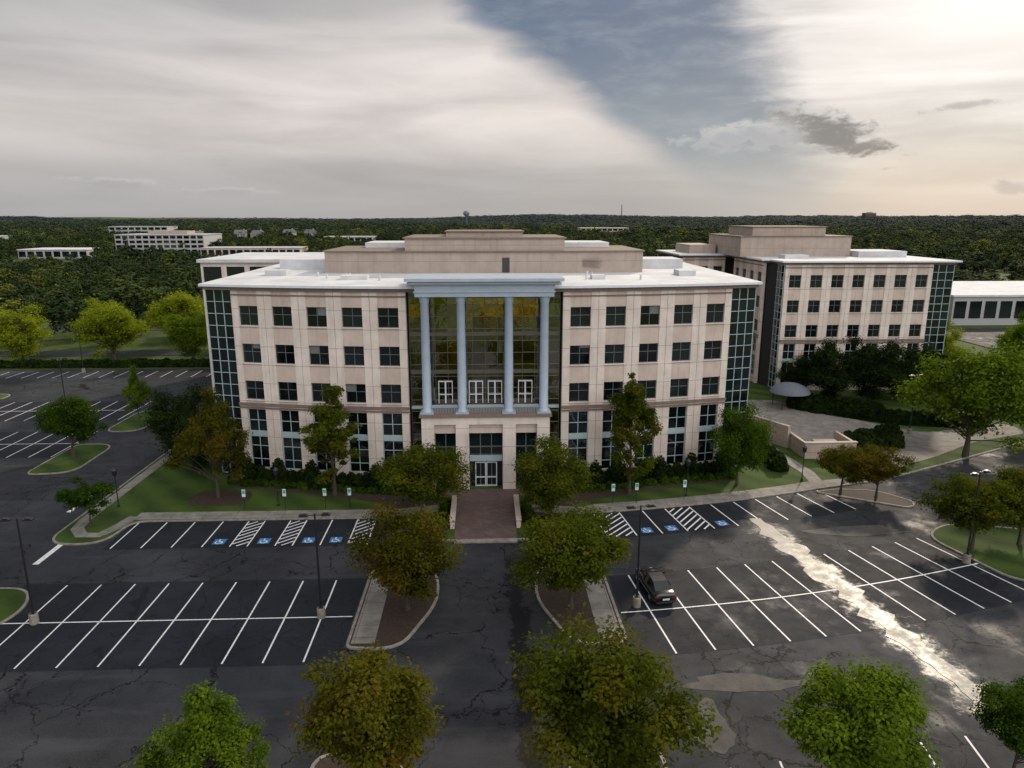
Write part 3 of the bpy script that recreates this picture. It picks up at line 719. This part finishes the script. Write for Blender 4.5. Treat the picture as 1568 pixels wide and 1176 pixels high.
plant(mp,TM[2],-5.5,29.7,L_red,(.98,.98,1.08),.7);plant(mp,TM[1],5.5,29.4,L_olive,(1.1,1.1,1.06),5.)
plant(mp,TM[3],-12.7,27.6,L_bright,(.78,.78,.88),4.4);plant(mp,TM[2],17.2,28.4,L_bright,(.98,.98,.98),2.6)
plant(mp,TM[2],26.5,29.5,L_green,(.6,.6,.8),1.1)
plant('oak_tree',TO[0],-15.6,69.4,L_olive,(1.05,1.05,.97),0);plant('oak_tree',TO[1],14.7,68.4,L_olive,(.98,.98,1.1),2)
plant('oak_tree',TM[3],-27.3,69.,L_red,(1.0,1.,1.28),4);plant(mp,TM[1],26.8,70.6,L_green,(.9,.9,1.05),3)
plant('oak_tree',TC,-35.2,80,L_dark,(.66,.66,.72),3);plant('oak_tree',TC,-31.8,76,L_dark,(.5,.5,.6),1)
plant(mp,TS,-36.5,62.3,L_green,(1,1,1),0);plant(mp,TM[2],-48.9,82,L_green,(.95,.95,1.05),2);plant(mp,TM[3],-48.4,97.5,L_bright,(.5,.5,.9),2)
plant(mp,TM[2],36.7,67.8,L_red,(.75,.75,.72),1);plant(mp,TM[0],39.8,66.6,L_red,(.72,.72,.7),2)
plant(mp,TM[0],41.6,54.6,L_olive,(.95,.95,.85),2);plant(mp,TM[2],46.5,55.5,L_olive,(1,1,.9),4)
plant('oak_tree',TB,57.4,78.8,L_bright,(1.02,1.02,1.02),2);plant('oak_tree',TB,70,83,L_green,(.9,.9,.9),1)
for i,(x_,y_,s_) in enumerate(((52,103,.75),(58.5,103,.8),(64.5,104,.75),(49,107,.55),(69,106,.6))): plant('magnolia_tree',TC,x_,y_,L_dark,(s_,s_,.75*(s_/.75)),i)
plant('oak_tree',TC,-38.9,46.5,L_dark,(.62,.62,.85),1)
plant(mp,TM[0],-38.5,30,L_olive,(.8,.8,.8),1)
for i,(x_,y_,s_) in enumerate(((-91,141,.95),(-73.5,141,.95),(-58,141,.85),(-67,158,1.),(-47,141,.6),(-104,148,.9),(-84,160,.9),(-50,160,.8))): plant(mp,TB if i%2 else TC,x_,y_,L_yel if i%3!=2 else L_bright,(s_,s_,s_*.9),i*1.3)
for i,(x_,y_,s_) in enumerate(((84,100,.6),(92,112,.8),(81,122,.7),(100,126,.7),(112,140,.7),(80,96,.5),(96,150,.8),(88,108,.5),(104,112,.6),(78,101,.4))): plant('oak_tree',TB if i%2 else TC,x_,y_,(L_bright,L_green,L_yel)[i%3],(s_,s_,s_),i)
# unseen golden trees added behind the viewpoint to show in the atrium glass
for i in range(9):
    s_=random.uniform(.7,1.05);plant(mp,(TB,TC)[i%2],-46+i*11.5+random.uniform(-3,3),-24-random.uniform(0,8)-(i%2)*9,L_gold if i%3 else L_yel,(s_,s_,s_*random.uniform(.6,.95)),i)
# shrubs / hedges
def shrubs(name,items,leaf,seed=5,ls=.1):
    rg=np.random.RandomState(seed);V=[];F=[]
    for (x_,y_,r,h) in items:
        n_=int(420*r*max(.8,h));d=rg.normal(size=(n_,3));d/=np.linalg.norm(d,axis=1)[:,None];d[:,2]=np.abs(d[:,2])
        q=rg.uniform(.7,1.08,n_)[:,None];P=np.array([x_,y_,.1])+d*q*np.array([r,r,h])
        nr=d+rg.normal(size=(n_,3))*.6;nr/=np.linalg.norm(nr,axis=1)[:,None];u=np.cross(nr,rg.normal(size=(n_,3)));u/=np.linalg.norm(u,axis=1)[:,None];v=np.cross(nr,u)
        s=ls*rg.uniform(.7,1.4,n_)[:,None];b=len(V)*1
        Q=np.stack([P-u*s,P-v*s,P+u*s,P+v*s],1).reshape(-1,3).tolist();V+=Q;F+=[(b+4*i,b+4*i+1,b+4*i+2,b+4*i+3) for i in range(n_)]
    me=bpy.data.meshes.new(name);me.from_pydata(V,[],F);me.materials.append(leaf);o=bpy.data.objects.new(name,me);scene.collection.objects.link(o)
def along(pts,step,r,h,j=.15):
    out=[]
    for a,b in zip(pts,pts[1:]):
        L=math.dist(a,b);n_=max(1,int(L/step))
        for i in range(n_):
            t=i/n_;out.append((a[0]+(b[0]-a[0])*t+random.uniform(-j,j),a[1]+(b[1]-a[1])*t+random.uniform(-j,j),r*random.uniform(.85,1.15),h*random.uniform(.85,1.15)))
    return out
shrubs('hedge',along([(-27.5,74.6),(-18,72.4),(-8,71)],.9,.7,1.5),L_dark,5,.13)
shrubs('hedge',along([(8,71),(18,72.4),(27.5,74.4)],.9,.7,1.5),L_dark,6,.13)
shrubs('hedge',along([(-27.5,73),(-18,70.9),(-9,69.2)],.8,.5,.6,.3),L_green,15,.11)
shrubs('hedge',along([(9,69.2),(18,70.9),(27.5,73)],.8,.5,.6,.3),L_green,16,.11)
for i,(x_,y_) in enumerate(((-22.3,73.2),(-18.6,72.3),(-11.6,71.),(-25.8,73.8),(11.6,71.),(18.8,72.2),(22.5,73.1),(25.9,73.6))):
    shrubs('shrub',[(x_,y_,.85,2.6)],L_dark,20+i,.13)
shrubs('hedge',along([(-8.2,61.5),(-4,61.5)],.8,.55,.8)+along([(-4,61.5),(-4,67)],.8,.5,.8),L_green,8)
shrubs('hedge',along([(8.,61.5),(3.9,61.5)],.8,.55,.8)+along([(3.9,61.5),(3.9,67)],.8,.5,.8),L_green,9)
shrubs('hedge',along([(46,101),(56,93),(68,90)],1.,1.,1.8)+along([(47,102.5),(57,95.5)],1.,1.1,2.),L_dark,10,.16)
shrubs('hedge',along([(44.5,82),(50,84.5),(53,86)],1.,1.3,1.9)+along([(46,80.6),(52,83)],1.,1.,1.4),L_dark,11,.15)
shrubs('hedge',along([(33.2,75),(33.2,86),(34,95)],1.,1.,1.7),L_dark,12,.15)
shrubs('hedge',along([(-105,136),(-32,136)],1.,1.,1.3),L_dark,13,.2)
# ---------------------------------------------------------------- forest
fc=bpy.data.collections.new('forest_tree_sources')
for k in range(6):
    me=tree_mesh('forest_tree_%d'%k,60+k,12,4.6+.35*k,1.0,('round','vase','cone')[k%3],24,950,.5,.2)
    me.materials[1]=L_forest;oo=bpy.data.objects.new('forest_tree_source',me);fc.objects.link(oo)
pts=[];sc=[]
def ok(px,py):
    for x0,x1,y0,y1 in((-120,80,-50,137),(-60,80,100,160),(112,200,146,225),(1060,1100,1950,2020)):
        if x0<px<x1 and y0<py<y1: return False
    if -110<px<-40 and py<168: return False
    if 80<px<120 and py<150: return False
    for b in BG[1:]:
        x,y,wd,dp=b[:4]
        if abs(px-x*py/y if py<y else px-x)<wd/2+5 and y-(130 if 400<y<600 else 45)<py<y+dp+6: return False
    for hx,hy in houses:
        if abs(px-hx*py/hy)<9 and hy-60<py<hy+12: return False
    if abs(py-(181.5-.103*(px+60)))<8 and px<-50: return False
    return True
y_=95.
while y_<5200:
    stp=10.5 if y_<420 else max(9.,y_/58.);half=y_*1.15+60;x_=-half
    while x_<half:
        px=x_+random.uniform(-.5,.5)*stp;py=y_+random.uniform(-.5,.5)*stp
        if ok(px,py):
            cl=math.sin(px*.013+2)*math.cos(py*.011)+.35*math.sin(px*.05+py*.03)
            if not(cl>.72 and py<1500):
                s_=random.choice((random.uniform(.6,.95),random.uniform(.95,1.5)))*max(1.12 if y_<420 else 1.,stp/9.5)
                pts.append((px,py,terrain(px,py)-.3));sc.append((s_,s_,random.uniform(.55,1.12)*min(1.5,max(1,s_**.35))))
        x_+=stp
    y_+=stp*.95
me=bpy.data.meshes.new('forest');me.from_pydata(pts,[],[])
at=me.attributes.new('sc','FLOAT_VECTOR','POINT');at.data.foreach_set('vector',np.array(sc).ravel())
fo=bpy.data.objects.new('distant_forest',me);scene.collection.objects.link(fo)
ng=bpy.data.node_groups.new('scatter','GeometryNodeTree')
ng.interface.new_socket('Geometry',in_out='INPUT',socket_type='NodeSocketGeometry');ng.interface.new_socket('Geometry',in_out='OUTPUT',socket_type='NodeSocketGeometry')
N=ng.nodes;Lk=ng.links
gi=N.new('NodeGroupInput');go=N.new('NodeGroupOutput');ip=N.new('GeometryNodeInstanceOnPoints');ci=N.new('GeometryNodeCollectionInfo')
ci.inputs['Collection'].default_value=fc;ci.inputs['Separate Children'].default_value=True;ci.inputs['Reset Children'].default_value=True
rv=N.new('FunctionNodeRandomValue');rv.data_type='FLOAT_VECTOR';rv.inputs[0].default_value=(0,0,0);rv.inputs[1].default_value=(0,0,6.28)
na=N.new('GeometryNodeInputNamedAttribute');na.data_type='FLOAT_VECTOR';na.inputs[0].default_value='sc'
ip.inputs['Pick Instance'].default_value=True
Lk.new(gi.outputs[0],ip.inputs['Points']);Lk.new(ci.outputs[0],ip.inputs['Instance']);Lk.new(rv.outputs[0],ip.inputs['Rotation']);Lk.new(na.outputs[0],ip.inputs['Scale']);Lk.new(ip.outputs[0],go.inputs[0])
md=fo.modifiers.new('scatter','NODES');md.node_group=ng
# ---------------------------------------------------------------- street furniture
def lamp(x,y,rz=0,h=8.):
    e=empty('street_lamp',(x,y,0),rz);m=MB()
    m.lathe((0,0),[(.0,.0),(.3,0),(.3,.75),(.27,.8),(0,.8)],16);obj('concrete_base',m,[kerbm],e)
    m=MB();m.tube((0,0,.8),(0,0,h),.085,.06,10);m.box(-.17,.17,-.17,.17,.8,.84);m.tube((-.55,0,h-.12),(.55,0,h-.12),.035,.035,8)
    obj('pole',m,[blackp],e)
    for s in(-1,1):
        m=MB();m.box(s*.75-.3,s*.75+.3,-.17,.17,h-.17,h-.06);m.box(s*.75-.2,s*.75+.2,-.12,.12,h-.058,h+.02);m.box(s*.75-.24,s*.75+.24,-.13,.13,h-.19,h-.172,1);obj('lamp_head',m,[blackp,whitem],e)
lamp(-32.0,46.3);lamp(-11.9,46.3,.1);lamp(11.0,46.9,.15);lamp(39.8,52.6,.4)
for p in((-62,88),(-84,88),(-62,104),(-88,104),(-46,127),(-74,131),(56,88),(78,92)): lamp(p[0],p[1],.2)
def plamp(x,y):
    e=empty('garden_lamp',(x,y,.1));m=MB();m.tube((0,0,0),(0,0,3.2),.06,.045,8);m.lathe((0,0),[(.12,0),(.12,.25),(.06,.35)],10);obj('post',m,[blackp],e)
    m=MB();m.lathe((0,0),[(.08,3.2),(.2,3.35),(.24,3.75),(.3,3.8),(.05,4.05),(0,4.1)],12);obj('lantern',m,[blackp],e)
for p in((-20.6,66.6),(-36.3,67),(20.5,67.6),(-8.4,67.5),(8.6,67.),(34.2,71.4)): plamp(*p)
sw=simple('sign_white',(.5,.6,.6));sg_=simple('sign_green',(.05,.25,.22))
def sign(x,y):
    e=empty('parking_sign',(x,y,.1));m=MB();m.tube((0,0,0),(0,0,2.1),.03,.03,6);obj('post',m,[blackp],e)
    m=MB();m.box(-.17,.17,-.045,-.032,1.35,2.1,0);m.box(-.13,.13,-.05,-.046,1.65,2.0,1);obj('plate',m,[sw,sg_],e)
for p in((-23.6,65.8),(-19.7,65.8),(-15.8,65.8),(-13.4,65.8),(12.6,65.9),(15.,66.1),(20.,66.7)): sign(*p)
mb=MB();mb.prism([(34.3,97),(34.3,88),(37.2,82.5),(37.6,82.7),(34.75,88.2),(34.75,97)],.1,2.9,0)
obj('retaining_wall',mb,[tan])
mb=MB();
for b in((37.6,43.8,78.5,78.85,2.0),(43.45,43.8,78.853,83.4,2.0),(37.6,37.95,78.853,83.4,2.0),(40.,42.8,80.,82.,1.4)): mb.box(b[0],b[1],b[2],b[3],.1,b[4])
mb.box(37.5,43.9,78.4,78.95,2.003,2.1);obj('utility_enclosure',mb,[tan])
e=empty('canopy',(45.5,101.5,.1));m=MB()
m.lathe((0,0),[(2.9,2.4),(2.75,2.7),(2.3,3.2),(1.4,3.6),(.5,3.8),(0,3.85)],20);obj('fabric_dome',m,[simple('canopy_fabric',(.10,.115,.15),.7,.08)],e,True)
m=MB()
for k in range(4):
    a=k*1.57+.78;m.tube((2.5*math.cos(a),2.5*math.sin(a),0),(2.5*math.cos(a),2.5*math.sin(a),2.6),.07,.07,8)
obj('posts',m,[blackp],e)
# ---------------------------------------------------------------- car
def car(x,y,rz):
    e=empty('parked_car',(x,y,.03),rz)
    paintm,nt=mat('black_car_paint');finish(nt,(.005,.0055,.007),.22,Coat_Weight=.6,Coat_Roughness=.05)
    cg,nt=mat('car_glass');finish(nt,(.008,.009,.01),.03,IOR=1.5)
    red,nt=mat('tail_light');finish(nt,(.18,.008,.008),.2)
    tyre=simple('tyre',(.015,.015,.015),.9);rim=simple('alloy',(.35,.35,.37),.3,.05,3,.9)
    S=[(-2.42,.74,.42,.78,.92),(-2.36,.84,.3,.86,1.0),(-2.1,.9,.24,.9,1.05),(-1.5,.925,.2,.92,1.05),(-.6,.93,.18,.9,1.0),(.4,.93,.18,.88,.98),(1.1,.925,.2,.86,.96),(1.7,.9,.22,.8,.88),(2.15,.84,.26,.7,.76),(2.38,.7,.34,.6,.64)]
    m=MB();vs=[];k=12
    for (yy,hw,zl,zs,zd) in S:
        prof=[(-hw*.8,zl),(-hw*.97,zl+.08),(-hw,(zl+zs)/2),(-hw*.985,zs-.04),(-hw*.93,zs+.03),(-hw*.7,zd),(hw*.7,zd),(hw*.93,zs+.03),(hw*.985,zs-.04),(hw,(zl+zs)/2),(hw*.97,zl+.08),(hw*.8,zl)]
        vs+=[(a,yy,b) for a,b in prof]
    fs=[]
    for j in range(len(S)-1):
        for i in range(k): fs.append((j*k+i,(j+1)*k+i,(j+1)*k+(i+1)%k,j*k+(i+1)%k))
    fs+=[tuple(range(k)),tuple(reversed(range((len(S)-1)*k,len(S)*k)))]
    m.add(vs,fs,0);obj('body',m,[paintm],e,True)
    G=[(-1.95,.66,.72,1.0,1.02),(-1.1,.56,.72,1.0,1.40),(-.5,.56,.73,1.0,1.46),(.15,.56,.73,1.0,1.44),(1.2,.64,.72,.95,.97)]
    m=MB();vs=[]
    for yy,tw,bw,zb,zt in G: vs+=[(-bw-.1,yy,zb-.05),(-tw,yy,zt),(tw,yy,zt),(bw+.1,yy,zb-.05)]
    fs=[];ms=[]
    for j in range(4):
        for i in range(3):
            fs.append((j*4+i,(j+1)*4+i,(j+1)*4+i+1,j*4+i+1));ms.append(1 if (i==1 and j in(1,2)) else 0)
    m.v+=[m.tp(p) for p in vs];m.f+=fs;m.m+=ms
    for j in(1,2,3):
        yy,tw,bw,zb,zt=G[j]
        for s in(-1,1): m.tube((s*(bw+.11),yy,zb-.03),(s*(tw+.01),yy,zt+.005),.04,.035,6,1)
    obj('cabin',m,[cg,paintm],e)
    m=MB()
    for yy in(-1.45,1.45):
        for s in(-1,1):
            m.tube((s*.72,yy,.33),(s*.94,yy,.33),.33,.33,24,0);m.tube((s*.93,yy,.33),(s*.955,yy,.33),.21,.19,12,1)
    obj('wheels',m,[tyre,rim],e)
    m=MB()
    for s in(-1,1):
        m.box(min(s*.45,s*.8),max(s*.45,s*.8),-2.43,-2.3,.72,.86,0);m.box(min(s*.93,s*1.1),max(s*.93,s*1.1),.75,.9,.95,1.08,1)
        m.box(min(s*.4,s*.66),max(s*.4,s*.66),2.2,2.375,.56,.66,2)
    m.box(-.26,.26,-2.445,-2.43,.55,.68,2);m.box(-.7,.7,-2.44,-2.3,.3,.4,3)
    obj('lights_and_trim',m,[red,paintm,whitem,darkm],e)
tc_=th0+dth*1.25
p=pol(137.3,tc_);car(p[0],p[1],tc_)
# ---------------------------------------------------------------- camera
cam=bpy.data.cameras.new('camera');co=bpy.data.objects.new('camera',cam);scene.collection.objects.link(co)
cam.sensor_width=36.;cam.lens=36.*1088/1568;cam.clip_start=.5;cam.clip_end=20000
co.location=(0,0,28);co.rotation_euler=(R_(90-13.25),0,R_(-2.2));scene.camera=co
scene.view_settings.view_transform='Standard';scene.view_settings.look='None';scene.view_settings.exposure=0
